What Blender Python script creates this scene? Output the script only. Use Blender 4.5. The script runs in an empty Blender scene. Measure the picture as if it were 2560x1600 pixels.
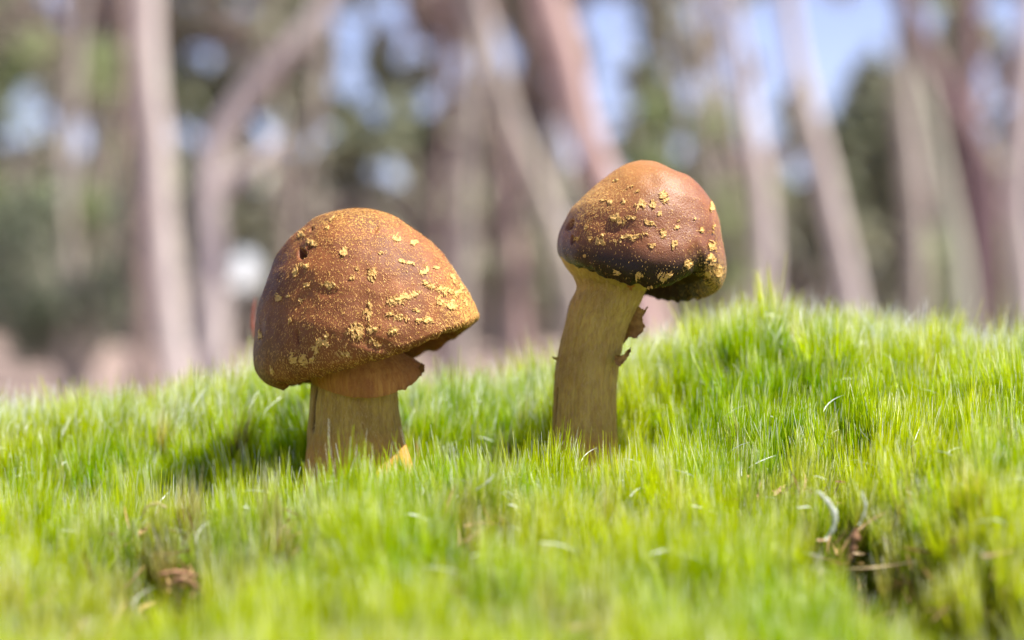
import bpy, math, random
import numpy as np
from mathutils import Vector, noise
from mathutils.bvhtree import BVHTree

rng = np.random.default_rng(7)
random.seed(7)
sc = bpy.context.scene
COL = sc.collection

# ------------------------------------------------------------------ camera
CAM = (0.0, -0.23, 0.45)
K = 0.6 / 2419.0                       # tangent per unit of the 2419-wide tracing
cam_d = bpy.data.cameras.new('camera')
cam = bpy.data.objects.new('camera', cam_d); COL.objects.link(cam)
cam.location = CAM; cam.rotation_euler = (math.radians(90), 0, 0)
cam_d.lens = 60; cam_d.sensor_width = 36
cam_d.clip_start = 0.005; cam_d.clip_end = 600
cam_d.dof.use_dof = True; cam_d.dof.focus_distance = 0.223; cam_d.dof.aperture_fstop = 12.3
sc.camera = cam

# ------------------------------------------------------------------ sky, sun, exposure
SUN_EL_XZ = math.radians(60.0)
sun_dir = Vector((math.cos(SUN_EL_XZ), -0.07, math.sin(SUN_EL_XZ))).normalized()
el = math.asin(sun_dir.z)
w = bpy.data.worlds.new("World"); sc.world = w; w.use_nodes = True
nt = w.node_tree; nt.nodes.clear()
sky = nt.nodes.new('ShaderNodeTexSky'); sky.sky_type = 'NISHITA'; sky.sun_disc = False
sky.sun_elevation = el
sky.sun_rotation = math.atan2(sun_dir.x, sun_dir.y)
sky.air_density = 0.6; sky.dust_density = 0.3; sky.ozone_density = 1.6
bg = nt.nodes.new('ShaderNodeBackground'); bg.inputs[1].default_value = 0.085
out = nt.nodes.new('ShaderNodeOutputWorld')
tm = nt.nodes.new('ShaderNodeMix'); tm.data_type = 'RGBA'; tm.blend_type = 'MULTIPLY'; tm.inputs[0].default_value = 1; tm.inputs[7].default_value = (1.34, 1.04, 1.0, 1)
nt.links.new(sky.outputs[0], tm.inputs[6]); nt.links.new(tm.outputs[2], bg.inputs[0]); nt.links.new(bg.outputs[0], out.inputs[0])
sl = bpy.data.lights.new('sun', 'SUN'); sl.energy = 4.8; sl.angle = math.radians(0.5); sl.color = (1.0, 0.95, 0.87)
so = bpy.data.objects.new('sun', sl); COL.objects.link(so)
so.rotation_euler = sun_dir.to_track_quat('Z', 'Y').to_euler()
so.location = (2, 0, 4)
vs = sc.view_settings
vs.view_transform = 'Standard'; vs.look = 'None'; vs.gamma = 1; vs.use_curve_mapping = False
vs.exposure = 1.5
sc.cycles.max_bounces = 6; sc.cycles.diffuse_bounces = 2; sc.cycles.transmission_bounces = 6
sc.cycles.sample_clamp_indirect = 6

# ------------------------------------------------------------------ helpers
def P(px, py, d):
    """a traced point at distance d in front of the lens -> world"""
    return Vector((CAM[0] + (px - 1209.5) * K * d, CAM[1] + d, CAM[2] + (756 - py) * K * d))

def mesh(name, V, F, smooth=True):
    me = bpy.data.meshes.new(name)
    V = np.asarray(V, dtype=np.float32)
    me.from_pydata([tuple(map(float, v)) for v in V], [], F) if not isinstance(F, np.ndarray) else None
    if isinstance(F, np.ndarray):
        n = len(F); k = F.shape[1]
        me.vertices.add(len(V)); me.vertices.foreach_set('co', V.ravel())
        me.loops.add(n * k); me.loops.foreach_set('vertex_index', F.astype(np.int32).ravel())
        me.polygons.add(n); me.polygons.foreach_set('loop_start', np.arange(0, n * k, k, dtype=np.int32))
        me.update(calc_edges=True)
    if smooth:
        me.polygons.foreach_set('use_smooth', np.ones(len(me.polygons), dtype=bool))
    me.update()
    return me

def attr(me, name, vals):
    a = me.attributes.new(name, 'FLOAT', 'POINT'); a.data.foreach_set('value', np.asarray(vals, dtype=np.float32))

def link(name, me, mat=None, parent=None, **props):
    o = bpy.data.objects.new(name, me); COL.objects.link(o)
    if mat is not None and me is not None: me.materials.clear(); me.materials.append(mat)
    if parent is not None: o.parent = parent
    for k, v in props.items(): o[k] = v
    return o

def thing(name, label, cat, loc=(0, 0, 0), group=None):
    o = bpy.data.objects.new(name, None); COL.objects.link(o); o.location = loc
    o.empty_display_size = 0.01
    o['label'] = label; o['category'] = cat
    if group: o['group'] = group
    return o

def child(name, me, mat, parent, base=(0, 0, 0), **props):
    """mesh given in world coordinates, parented to an Empty at base"""
    me.transform(__import__('mathutils').Matrix.Translation(-Vector(base)))
    return link(name, me, mat, parent, **props)

def fbm(p, oct=3):
    return noise.fractal(Vector(p), 1.0, 2.0, oct)

# node helper
class NT:
    def __init__(s, name):
        s.m = bpy.data.materials.new(name); s.m.use_nodes = True
        s.t = s.m.node_tree; s.t.nodes.clear()
        s.out = s.t.nodes.new('ShaderNodeOutputMaterial')
    def n(s, typ, **kw):
        nd = s.t.nodes.new(typ)
        for k, v in kw.items():
            if k.startswith('i_'):
                key = k[2:]
                nd.inputs[int(key) if key.isdigit() else key.replace('_', ' ')].default_value = v
            else: setattr(nd, k, v)
        return nd
    def l(s, a, b): s.t.links.new(a, b)
    def attr(s, name, typ='GEOMETRY'):
        a = s.n('ShaderNodeAttribute', attribute_name=name, attribute_type=typ); return a.outputs['Fac']
    def noise(s, scale, detail=3, rough=0.5, vec=None, stretch=None, typ='Object'):
        tc = s.n('ShaderNodeTexCoord'); v = tc.outputs[typ] if vec is None else vec
        if stretch:
            mp = s.n('ShaderNodeMapping'); mp.inputs['Scale'].default_value = stretch; s.l(v, mp.inputs[0]); v = mp.outputs[0]
        nz = s.n('ShaderNodeTexNoise'); nz.inputs['Scale'].default_value = scale
        nz.inputs['Detail'].default_value = detail; nz.inputs['Roughness'].default_value = rough
        s.l(v, nz.inputs['Vector']); return nz.outputs['Fac']
    def ramp(s, fac, stops, interp='LINEAR'):
        r = s.n('ShaderNodeValToRGB'); r.color_ramp.interpolation = interp
        e = r.color_ramp.elements
        while len(e) > len(stops): e.remove(e[-1])
        while len(e) < len(stops): e.new(0.5)
        for k, (p, c) in enumerate(stops):
            e[k].position = p
            e[k].color = (c, c, c, 1) if isinstance(c, (int, float)) else (*c, 1)
        s.l(fac, r.inputs[0]); return r.outputs[0]
    def mix(s, f, a, b, mode='MIX'):
        m = s.n('ShaderNodeMix', data_type='RGBA', blend_type=mode)
        for q_, v in ((0, f), (6, a), (7, b)):
            sock = m.inputs[q_]
            if isinstance(v, (int, float)): sock.default_value = v if q_ == 0 else (v, v, v, 1)
            elif isinstance(v, tuple): sock.default_value = (*v, 1)
            else: s.l(v, sock)
        return m.outputs[2]
    def math(s, op, a, b=0.0, clamp=False):
        m = s.n('ShaderNodeMath', operation=op); m.use_clamp = clamp
        for k, v in enumerate((a, b)):
            if isinstance(v, (int, float)): m.inputs[k].default_value = v
            else: s.l(v, m.inputs[k])
        return m.outputs[0]
    def bump(s, h, dist, strength=1.0):
        b = s.n('ShaderNodeBump'); b.inputs['Distance'].default_value = dist; b.inputs['Strength'].default_value = strength
        s.l(h, b.inputs['Height']); return b.outputs[0]
    def princ(s, col, rough=0.6, spec=0.5, normal=None, sss=0.0, sss_rad=None):
        p = s.n('ShaderNodeBsdfPrincipled')
        if isinstance(col, tuple): p.inputs['Base Color'].default_value = (*col, 1)
        else: s.l(col, p.inputs['Base Color'])
        if isinstance(rough, (int, float)): p.inputs['Roughness'].default_value = rough
        else: s.l(rough, p.inputs['Roughness'])
        p.inputs['Specular IOR Level'].default_value = spec
        if normal is not None: s.l(normal, p.inputs['Normal'])
        if sss > 0:
            p.inputs['Subsurface Weight'].default_value = sss
            p.inputs['Subsurface Scale'].default_value = 0.002
            p.inputs['Subsurface Radius'].default_value = sss_rad or (1, .5, .2)
        return p
    def leafy(s, col, tcol, tw, rough=0.4, spec=0.5):
        """thin leaf: principled + translucent"""
        p = s.princ(col, rough, spec)
        t = s.n('ShaderNodeBsdfTranslucent')
        if isinstance(tcol, tuple): t.inputs[0].default_value = (*tcol, 1)
        else: s.l(tcol, t.inputs[0])
        m = s.n('ShaderNodeMixShader'); m.inputs[0].default_value = tw
        s.l(p.outputs[0], m.inputs[1]); s.l(t.outputs[0], m.inputs[2]); s.l(m.outputs[0], s.out.inputs[0])
        return s.m
    def done(s, sh):
        s.l(sh.outputs[0], s.out.inputs[0]); return s.m

# ------------------------------------------------------------------ materials
def mat_moss():
    g = NT('moss_leaf')
    t = g.attr('t'); tint = g.attr('tint', 'INSTANCER'); dead = g.attr('dead', 'INSTANCER'); r = g.attr('lr')
    fresh = g.ramp(t, [(0, (.03, .03, .004)), (.18, (.13, .15, .003)), (.42, (.36, .48, .001)), (.8, (.52, .62, .003)), (1, (.58, .66, .02))])  # both greens: brown leaf bases, darkened further as painted shade between shoots
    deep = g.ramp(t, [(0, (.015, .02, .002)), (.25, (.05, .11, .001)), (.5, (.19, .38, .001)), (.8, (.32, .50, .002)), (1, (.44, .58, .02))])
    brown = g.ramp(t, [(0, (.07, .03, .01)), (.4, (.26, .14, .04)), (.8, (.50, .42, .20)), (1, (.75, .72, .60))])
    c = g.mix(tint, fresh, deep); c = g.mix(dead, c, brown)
    sil = g.math('MULTIPLY', g.ramp(t, [(.72, 0.0), (.92, 1.0)]), g.ramp(r, [(.80, 0.0), (.86, 1.0)]))
    c = g.mix(sil, c, (.80, .82, .84))
    v = g.math('ADD', g.math('MULTIPLY', r, .5), .72)
    c = g.mix(1.0, c, v, 'MULTIPLY')
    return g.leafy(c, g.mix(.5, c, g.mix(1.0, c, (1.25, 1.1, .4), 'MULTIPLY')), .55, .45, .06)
def mat_soil():
    g = NT('moss_soil'); n = g.noise(300, 5, .6)
    c = g.ramp(n, [(.3, (.015, .018, .006)), (.6, (.05, .045, .015)), (.8, (.12, .07, .03))])
    return g.done(g.princ(c, .9, .2, g.bump(n, .002)))
def mat_floor():
    g = NT('leaf_litter'); n = g.noise(.6, 6, .65); n2 = g.noise(9, 4, .6)
    c = g.ramp(n, [(.3, (.10, .07, .055)), (.5, (.20, .14, .12)), (.62, (.27, .20, .18)), (.75, (.12, .13, .07))])
    c = g.mix(g.ramp(n2, [(.35, 0.0), (.7, 1.0)]), c, (.28, .22, .20))
    return g.done(g.princ(c, .9, .2))
def mat_bark(name, a, b, cdark, sc_=1.0):
    g = NT(name); n = g.noise(2.2 * sc_, 5, .6, stretch=(1.6, 1.6, .35)); n2 = g.noise(9 * sc_, 4, .6, stretch=(2, 2, .3))
    c = g.ramp(n, [(.34, a), (.52, b), (.7, a)]); c = g.mix(g.ramp(n2, [(.55, 0.0), (.75, .7)]), c, cdark)
    return g.done(g.princ(c, .75, .3, g.bump(n2, .01)))
def mat_leaf(name, a, b, tw=.35):
    g = NT(name); t = g.attr('tint'); c = g.ramp(t, [(0, a), (1, b)])
    return g.leafy(c, c, tw, .5, .4)
def mat_cap(name, base, deep, powder, pscale, lo, hi, rough, spec, topcol=None, rimdark=0.0):
    g = NT(name)
    big = g.noise(130, 3, .55); fine = g.noise(pscale, 3, .7); fine2 = g.noise(pscale * 2.3, 2, .6)
    c = g.mix(g.ramp(big, [(.35, 0.0), (.65, 1.0)]), base, deep)
    if topcol is not None:
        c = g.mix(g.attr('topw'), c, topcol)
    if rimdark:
        c = g.mix(g.math('MULTIPLY', g.attr('rimw'), rimdark), c, (.010, .005, .006))  # dark wet margin, with the shade of its downturned edge painted in
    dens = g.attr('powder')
    f = g.math('ADD', g.math('MULTIPLY', fine, .6), g.math('MULTIPLY', fine2, .4))
    f = g.math('ADD', f, g.math('MULTIPLY', g.math('SUBTRACT', dens, .5), .30))
    m = g.ramp(f, [(lo, 0.0), (hi, 1.0)])
    c = g.mix(m, c, powder)
    rr = g.math('ADD', g.math('MULTIPLY', m, .4), g.math('ADD', g.math('MULTIPLY', g.noise(1100, 4, .7), .3), rough - .15), True)
    h = g.math('ADD', f, g.math('MULTIPLY', g.noise(420, 3, .5), .5))
    return g.done(g.princ(c, rr, spec, g.bump(h, .00016, .8), sss=.12, sss_rad=(1, .35, .15)))
def mat_stem(name, a, b, c3):
    g = NT(name); st = g.noise(2300, 5, .7, stretch=(1, 1, .11)); bl = g.noise(260, 4, .65, stretch=(1, 1, .45)); f = g.noise(2800, 3, .7)
    c = g.ramp(st, [(.26, c3), (.44, b), (.62, a)])
    c = g.mix(g.ramp(bl, [(.40, 0.0), (.66, .65)]), c, c3)
    c = g.mix(g.ramp(f, [(.55, 0.0), (.72, .5)]), c, a)
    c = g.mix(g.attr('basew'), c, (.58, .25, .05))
    c = g.mix(g.attr('cut'), c, (.03, .012, .005))
    return g.done(g.princ(c, .65, .35, g.bump(g.math('ADD', st, g.math('MULTIPLY', f, .3)), .00035, .9), sss=.25, sss_rad=(1, .6, .2)))
def mat_plain(name, a, b, scale=900, rough=.7, tw=0, sss=0):
    g = NT(name); n = g.noise(scale, 3, .6); c = g.ramp(n, [(.3, a), (.7, b)])
    if tw: return g.leafy(c, c, tw, rough, .4)
    return g.done(g.princ(c, rough, .35, g.bump(n, .0002, .6), sss=sss))

M = {}
M['moss'] = mat_moss(); M['soil'] = mat_soil(); M['floor'] = mat_floor()
M['fibre'] = mat_plain('golden_fibre', (.50, .28, .075), (.74, .47, .15), 1500, .6, .2)
M['fibre_fine'] = mat_plain('fine_fibre', (.50, .25, .06), (.78, .46, .13), 1500, .6, .15)
M['fibre_dark'] = mat_plain('rust_fibre', (.30, .11, .02), (.42, .18, .04), 1500, .6, .1)
M['cap1'] = mat_cap('cap_velvet', (.23, .078, .024), (.12, .040, .015), (.48, .29, .07), 3000, .575, .63, .55, .22)
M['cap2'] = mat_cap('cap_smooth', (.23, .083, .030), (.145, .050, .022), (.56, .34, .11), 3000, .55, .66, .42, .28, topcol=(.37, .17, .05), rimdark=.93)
M['stem_fibre'] = mat_plain('stem_fibre', (.36, .20, .06), (.60, .42, .16), 900, .6, .15)
M['gill'] = mat_plain('gill', (.045, .022, .008), (.09, .045, .018), 500)
M['veil'] = mat_stem('veil_membrane', (.56, .25, .055), (.44, .165, .035), (.28, .09, .02))
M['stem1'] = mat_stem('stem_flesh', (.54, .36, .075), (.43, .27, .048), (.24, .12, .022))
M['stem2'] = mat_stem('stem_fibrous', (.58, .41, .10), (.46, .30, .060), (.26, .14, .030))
M['tatter'] = mat_plain('torn_veil', (.22, .10, .03), (.46, .25, .08), 1500, .7, .35)
M['split'] = mat_plain('stem_split', (.02, .008, .004), (.05, .02, .01), 900)
M['bark_pale'] = mat_bark('pale_bark', (.64, .57, .53), (.54, .47, .43), (.38, .31, .28))
M['bark_pink'] = mat_bark('pink_bark', (.54, .39, .34), (.42, .29, .26), (.26, .17, .15))
M['bark_grey'] = mat_bark('grey_bark', (.46, .41, .36), (.38, .33, .28), (.27, .22, .18))
M['bark_dark'] = mat_bark('dark_bark', (.24, .16, .16), (.18, .12, .12), (.10, .07, .07))
M['bark_green'] = mat_bark('lichened_bark', (.42, .45, .32), (.36, .36, .28), (.25, .24, .18))
M['bark_brown'] = mat_bark('brown_bark', (.30, .22, .19), (.22, .16, .14), (.14, .09, .08))
M['leaf_grey'] = mat_leaf('grey_green_leaf', (.22, .24, .14), (.44, .43, .31))
M['leaf_green'] = mat_leaf('mid_green_leaf', (.22, .28, .12), (.42, .47, .24))
M['leaf_dark'] = mat_leaf('dark_green_leaf', (.11, .14, .08), (.30, .33, .23), .4)

# ------------------------------------------------------------------ terrain of the mossy bank (height of the moss tips)
ROWS = [.135, .150, .168, .187, .204, .220, .230, .240, .250, .262, .275, .300, .340, .400]
COLS = [-400, 0, 300, 600, 900, 1200, 1500, 1800, 2100, 2419, 2900]
TAB = np.array([
 [1750, 1750, 1750, 1750, 1750, 1750, 1750, 1750, 1750, 1750, 1750],
 [1600, 1600, 1600, 1600, 1590, 1600, 1600, 1600, 1620, 1640, 1600],
 [1420, 1420, 1440, 1440, 1410, 1430, 1440, 1440, 1490, 1400, 1350],
 [1280, 1285, 1290, 1280, 1235, 1250, 1270, 1280, 1310, 1160, 1120],
 [1190, 1190, 1195, 1165, 1140, 1130, 1140, 1160, 1130, 1030, 1000],
 [1170, 1175, 1200, 1150, 1110, 1090, 1080, 1050, 1010, 960, 940],
 [1180, 1190, 1205, 1175, 1120, 1090, 1070, 970, 940, 925, 900],
 [1090, 1095, 1100, 1110, 1075, 1050, 990, 890, 880, 880, 870],
 [1010, 1015, 1010, 985, 990, 990, 895, 800, 815, 835, 840],
 [965, 965, 962, 890, 915, 915, 815, 735, 768, 810, 820],
 [965, 965, 965, 880, 920, 910, 800, 728, 760, 805, 820],
 [1010, 1010, 1010, 960, 980, 960, 880, 800, 830, 870, 880],
 [1130, 1130, 1130, 1110, 1110, 1100, 1060, 1010, 1020, 1040, 1050],
 [1300, 1300, 1300, 1300, 1300, 1300, 1280, 1260, 1260, 1260, 1260]], float)
TAB += 18
def d_at(px, py):
    """distance at which the moss surface is met along a sight line"""
    for d in np.arange(.13, .27, .0005):
        q = P(px, 756, d)
        if (756 - py) * K * d + CAM[2] <= float(tip_height(q.x, q.y)): return float(d)
    return .26
def tip_height(x, y):
    x = np.asarray(x, float); y = np.asarray(y, float)
    d = np.clip(y - CAM[1], .10, 5)
    dc = np.clip(d, ROWS[0], ROWS[-1])
    px = np.clip(x / (K * dc) + 1209.5, COLS[0], COLS[-1])
    i = np.clip(np.searchsorted(ROWS, dc) - 1, 0, len(ROWS) - 2); j = np.clip(np.searchsorted(COLS, px) - 1, 0, len(COLS) - 2)
    R = np.array(ROWS); C = np.array(COLS)
    u = (dc - R[i]) / (R[i + 1] - R[i]); v = (px - C[j]) / (C[j + 1] - C[j]); v = v * v * (3 - 2 * v)
    py = (TAB[i, j] * (1 - v) + TAB[i, j + 1] * v) * (1 - u) + (TAB[i + 1, j] * (1 - v) + TAB[i + 1, j + 1] * v) * u
    z = CAM[2] + (756 - py) * K * dc
    z = z - np.clip(ROWS[0] - d, 0, 1) * .35 - np.clip(d - ROWS[-1], 0, 1) * .6
    # hollows between cushions
    for (hx, hy, hd, dep, rad) in DIPS:
        q = P(hx, hy, hd); z = z - dep * np.exp(-((x - q.x) ** 2 + (y - q.y) ** 2) / rad ** 2)
    return z
DIPS = []
DIPS = [(px, py, d_at(px, py), dep, rad) for px, py, dep, rad in [(2320, 1470, .024, .0068), (2200, 1440, .009, .005), (410, 1370, .009, .006), (330, 1300, .005, .004), (1160, 1240, .004, .005), (1640, 1400, .004, .004), (2010, 1270, .007, .0045), (2060, 1330, .006, .004),
        (1830, 930, .005, .004), (1960, 1050, .004, .005), (640, 1290, .004, .005), (120, 1200, .004, .006)]]
DIPS += [(680, 1080, .230, .004, .010), (1120, 1060, .236, .004, .008), (1240, 1080, .232, .003, .005)]
TUFT_H = .0125

xs = np.linspace(-.34, .34, 260); ys = np.linspace(-.17, .30, 200)
X, Y = np.meshgrid(xs, ys)
Z = tip_height(X, Y) - TUFT_H
Zn = np.array([noise.noise(Vector((a * 90, b * 90, 0))) for a, b in zip(X.ravel(), Y.ravel())]).reshape(X.shape)
Z = Z + Zn * .0012
# skirt that runs down to the forest floor
edge = np.minimum.reduce([X + .34, .34 - X, Y + .17, .30 - Y])
V = np.stack([X, Y, Z], -1).reshape(-1, 3)
idx = np.arange(X.size).reshape(X.shape)
F = np.stack([idx[:-1, :-1], idx[:-1, 1:], idx[1:, 1:], idx[1:, :-1]], -1).reshape(-1, 4)
brim = np.concatenate([idx[0, :], idx[1:, -1], idx[-1, -2::-1], idx[-2:0:-1, 0]])
bv = V[brim].copy(); cen = np.array([0, .06, 0])
bo = bv.copy(); dirs = bv - cen; dirs[:, 2] = 0; dirs /= np.linalg.norm(dirs, axis=1)[:, None]
bo[:, :2] += dirs[:, :2] * .5; bo[:, 2] = -.05
n0 = len(V); V = np.concatenate([V, bo]); nb = len(brim)
S = np.stack([brim, n0 + np.arange(nb), n0 + (np.arange(nb) + 1) % nb, np.roll(brim, -1)], -1)
F = np.concatenate([F, S])
link('bank', mesh('bank', V, F), M['soil'], kind='structure')

# forest floor: flat near the bank, rising into a gentle slope behind
def floor_z(x, y):
    r = np.hypot(x, y)
    return np.where(y > 0, np.clip(r - 14, 0, 46) * .03, 0) + 0.10 * np.sin(x * .7) * np.clip(r / 8, 0, 1) - .0
rr = np.concatenate([np.linspace(0, 3, 7), np.geomspace(3.4, 260, 90)]); th = np.linspace(0, 2 * np.pi, 145)[:-1]
R_, T_ = np.meshgrid(rr, th, indexing='ij'); fx = R_ * np.cos(T_); fy = R_ * np.sin(T_)
fz = floor_z(fx, fy)
idx = np.arange(fx.size).reshape(fx.shape); nx = np.roll(idx, -1, axis=1)
F = np.stack([idx[:-1], nx[:-1], nx[1:], idx[1:]], -1).reshape(-1, 4)
link('forest_floor', mesh('forest_floor', np.stack([fx, fy, fz], -1).reshape(-1, 3), F), M['floor'], kind='structure')

# ------------------------------------------------------------------ moss shoots (uncountable: one object, geometry-node instances)
def ribbon(pts, wid, side):
    """pts (n,3), wid (n), side vector -> verts, quads"""
    n = len(pts); v = np.empty((2 * n, 3)); v[0::2] = pts - side * wid[:, None] / 2; v[1::2] = pts + side * wid[:, None] / 2
    k = np.arange(n - 1) * 2
    return v, np.stack([k, k + 1, k + 3, k + 2], -1)
def make_shoot(seed, nleaf, H, flare, name):
    r = np.random.default_rng(seed); Vs = []; Fs = []; T = []; LR = []; off = 0
    for q in range(nleaf):
        az = r.uniform(0, 2 * np.pi); h0 = H * r.uniform(.02, .62); Ls = H * r.uniform(.42, .62) * (1 if r.random() > .15 else 1.2)
        a0 = r.uniform(.15, .55) * flare; a1 = r.uniform(-.10, .20) * flare
        s = np.linspace(0, 1, 6); ang = a0 + (a1 - a0) * np.minimum(s * 1.6, 1)
        dx = np.sin(ang); dz = np.cos(ang)
        rad = .00012 + np.concatenate([[0], np.cumsum((dx[1:] + dx[:-1]) / 2)]) * Ls / 5
        zz = h0 + np.concatenate([[0], np.cumsum((dz[1:] + dz[:-1]) / 2)]) * Ls / 5
        tw = az + r.uniform(-.5, .5) * s
        p = np.stack([rad * np.cos(tw), rad * np.sin(tw), zz], -1)
        w0 = r.uniform(.00016, .00028)
        wd = w0 * np.array([.8, 1.0, .75, .36, .24, .13])
        sa = az + np.pi / 2 + r.uniform(-.7, .7)
        v, f = ribbon(p, wd, np.array([np.cos(sa), np.sin(sa), 0]))
        Vs.append(v); Fs.append(f + off); off += len(v)
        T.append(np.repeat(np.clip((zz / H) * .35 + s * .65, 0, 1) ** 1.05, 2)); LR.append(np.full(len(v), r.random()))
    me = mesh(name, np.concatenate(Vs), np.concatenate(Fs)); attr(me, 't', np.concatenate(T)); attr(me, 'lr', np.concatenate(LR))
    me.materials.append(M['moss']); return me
variants = bpy.data.collections.new('moss_shoot_kinds')
NV = 14
for k in range(NV):
    o = bpy.data.objects.new('moss_shoot', make_shoot(100 + k, 80 + 3 * (k % 5), TUFT_H * (0.90 + .04 * (k % 5)), [.8, .95, 1.1, .9, 1.4][k % 5], 'moss_shoot'))
    variants.objects.link(o)
def scatter():
    N = 60000
    # jittered grid over the bank, finer where the lens looks
    sp = .00170
    gx, gy = np.meshgrid(np.arange(-.16, .16, sp), np.arange(-.088, .085, sp)); gx = gx.ravel(); gy = gy.ravel()
    gx = gx + rng.uniform(-.5, .5, gx.size) * sp; gy = gy + rng.uniform(-.5, .5, gy.size) * sp
    d = gy - CAM[1]; keep = (np.abs(gx) < .33 * d + .035)
    gx, gy = gx[keep], gy[keep]
    ox, oy = np.meshgrid(np.arange(-.33, .33, .0035), np.arange(-.165, .29, .0035)); ox = ox.ravel() + rng.uniform(-.5, .5, ox.size) * .0035; oy = oy.ravel() + rng.uniform(-.5, .5, oy.size) * .0035
    inner = (np.abs(ox) < .33 * (oy - CAM[1]) + .035) & (oy > -.088) & (oy < .085) & (np.abs(ox) < .16)
    ox, oy = ox[~inner], oy[~inner]
    x = np.concatenate([gx, ox]); y = np.concatenate([gy, oy]); big = np.concatenate([np.ones(len(gx)), np.full(len(ox), 1.7)])
    # cushions: noise fields
    n1 = np.array([noise.noise(Vector((a * 160, b * 160, 3.1))) for a, b in zip(x, y)])
    n2 = np.array([noise.noise(Vector((a * 45, b * 45, 8.7))) for a, b in zip(x, y)])
    gxn = np.array([noise.noise(Vector((a * 230, b * 230, 15.))) for a, b in zip(x, y)])
    gyn = np.array([noise.noise(Vector((a * 230, b * 230, 25.))) for a, b in zip(x, y)])
    keep = np.ones(len(x), bool); dead = np.zeros(len(x))
    for (hx, hy, hd, rad, s) in DEADS:
        q = P(hx, hy, hd); e = np.exp(-((x - q.x) ** 2 + (y - q.y) ** 2) / rad ** 2); dead = np.maximum(dead, e * s)
    keep &= rng.random(len(x)) > dead * .8
    keep &= rng.random(len(x)) > np.clip(-n1 - .25, 0, 1) * 1.6
    for (cx, cy, r0) in STEMS: keep &= (x - cx) ** 2 + (y - cy) ** 2 > r0 ** 2
    x, y, big, n1, n2, gxn, gyn, dead = [a[keep] for a in (x, y, big, n1, n2, gxn, gyn, dead)]
    n = len(x)
    z = tip_height(x, y) - TUFT_H - .0004
    scl = (1 + .36 * n1 + rng.normal(0, .12, n) + .10 * n2) * (1 - .25 * dead)
    scl = np.clip(scl, .5, 1.6) * np.where(big > 1, 1.25, 1)
    dead = np.clip(dead * rng.uniform(.2, 1.5, n) + (rng.random(n) < .05) * rng.uniform(.2, .8, n), 0, 1)
    tint = np.clip(.38 + n2 * 1.3 + n1 * -.5 + rng.normal(0, .24, n), 0, 1)
    gq = P(1850, 850, .243); tint = np.clip(tint + .45 * np.exp(-((x - gq.x) ** 2 + (y - gq.y) ** 2) / .012 ** 2), 0, 1); gq = P(250, 1080, .24); tint = np.clip(tint + .4 * np.exp(-((x - gq.x) ** 2 + (y - gq.y) ** 2) / .012 ** 2), 0, 1)
    rot = np.stack([gxn * .40 + rng.normal(0, .10, n), gyn * .40 + rng.normal(0, .10, n), rng.uniform(0, 6.28, n)], -1)
    me = bpy.data.meshes.new('moss'); me.vertices.add(n); me.vertices.foreach_set('co', np.stack([x, y, z], -1).astype(np.float32).ravel())
    attr(me, 'scl', scl); attr(me, 'wide', big); attr(me, 'tint', tint); attr(me, 'dead', dead)
    a = me.attributes.new('vid', 'INT', 'POINT'); a.data.foreach_set('value', rng.integers(0, NV, n).astype(np.int32))
    a = me.attributes.new('rot', 'FLOAT_VECTOR', 'POINT'); a.data.foreach_set('vector', rot.astype(np.float32).ravel())
    o = link('moss', me, None, kind='stuff', label='bright yellow green moss with silvery hair tips covering the bank', category='moss')
    me.materials.append(M['moss'])
    ng = bpy.data.node_groups.new('moss_scatter', 'GeometryNodeTree')
    ng.interface.new_socket('Geometry', in_out='INPUT', socket_type='NodeSocketGeometry')
    ng.interface.new_socket('Geometry', in_out='OUTPUT', socket_type='NodeSocketGeometry')
    N_ = ng.nodes; L_ = ng.links
    gi = N_.new('NodeGroupInput'); go = N_.new('NodeGroupOutput')
    ci = N_.new('GeometryNodeCollectionInfo'); ci.inputs['Collection'].default_value = variants
    ci.inputs['Separate Children'].default_value = True; ci.inputs['Reset Children'].default_value = True
    ip = N_.new('GeometryNodeInstanceOnPoints'); ip.inputs['Pick Instance'].default_value = True
    def na(nm, dt):
        q = N_.new('GeometryNodeInputNamedAttribute'); q.data_type = dt; q.inputs['Name'].default_value = nm; return q.outputs['Attribute']
    L_.new(gi.outputs[0], ip.inputs['Points']); L_.new(ci.outputs[0], ip.inputs['Instance'])
    L_.new(na('vid', 'INT'), ip.inputs['Instance Index'])
    e2r = N_.new('FunctionNodeEulerToRotation'); L_.new(na('rot', 'FLOAT_VECTOR'), e2r.inputs[0]); L_.new(e2r.outputs[0], ip.inputs['Rotation'])
    cx = N_.new('ShaderNodeCombineXYZ'); wm = N_.new('ShaderNodeMath'); wm.operation = 'MULTIPLY'
    s_ = na('scl', 'FLOAT'); L_.new(s_, wm.inputs[0]); L_.new(na('wide', 'FLOAT'), wm.inputs[1])
    L_.new(wm.outputs[0], cx.inputs[0]); L_.new(wm.outputs[0], cx.inputs[1]); L_.new(s_, cx.inputs[2])
    L_.new(cx.outputs[0], ip.inputs['Scale']); L_.new(ip.outputs[0], go.inputs[0])
    md = o.modifiers.new('scatter', 'NODES'); md.node_group = ng
    print('moss shoots', n)
DEADS = [(px, py, d_at(px, py), rad, a) for px, py, rad, a in [(400, 1370, .008, 1.0), (2010, 1280, .0055, 1.0), (2130, 1390, .006, .9), (2300, 1460, .007, .35), (1150, 1240, .0055, .8), (330, 1230, .005, .6),
         (1130, 1100, .003, .4), (150, 1430, .005, .7), (1380, 1450, .006, .6), (1850, 1130, .006, .45), (1100, 1330, .003, .5), (700, 1240, .005, .5)]]
D0 = .235
s1 = P(850, 1100, D0); s2 = P(1382, 1080, D0)
STEMS = [(s1.x, s1.y, .0060), (s2.x, s2.y, .0046)]
scatter()

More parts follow.
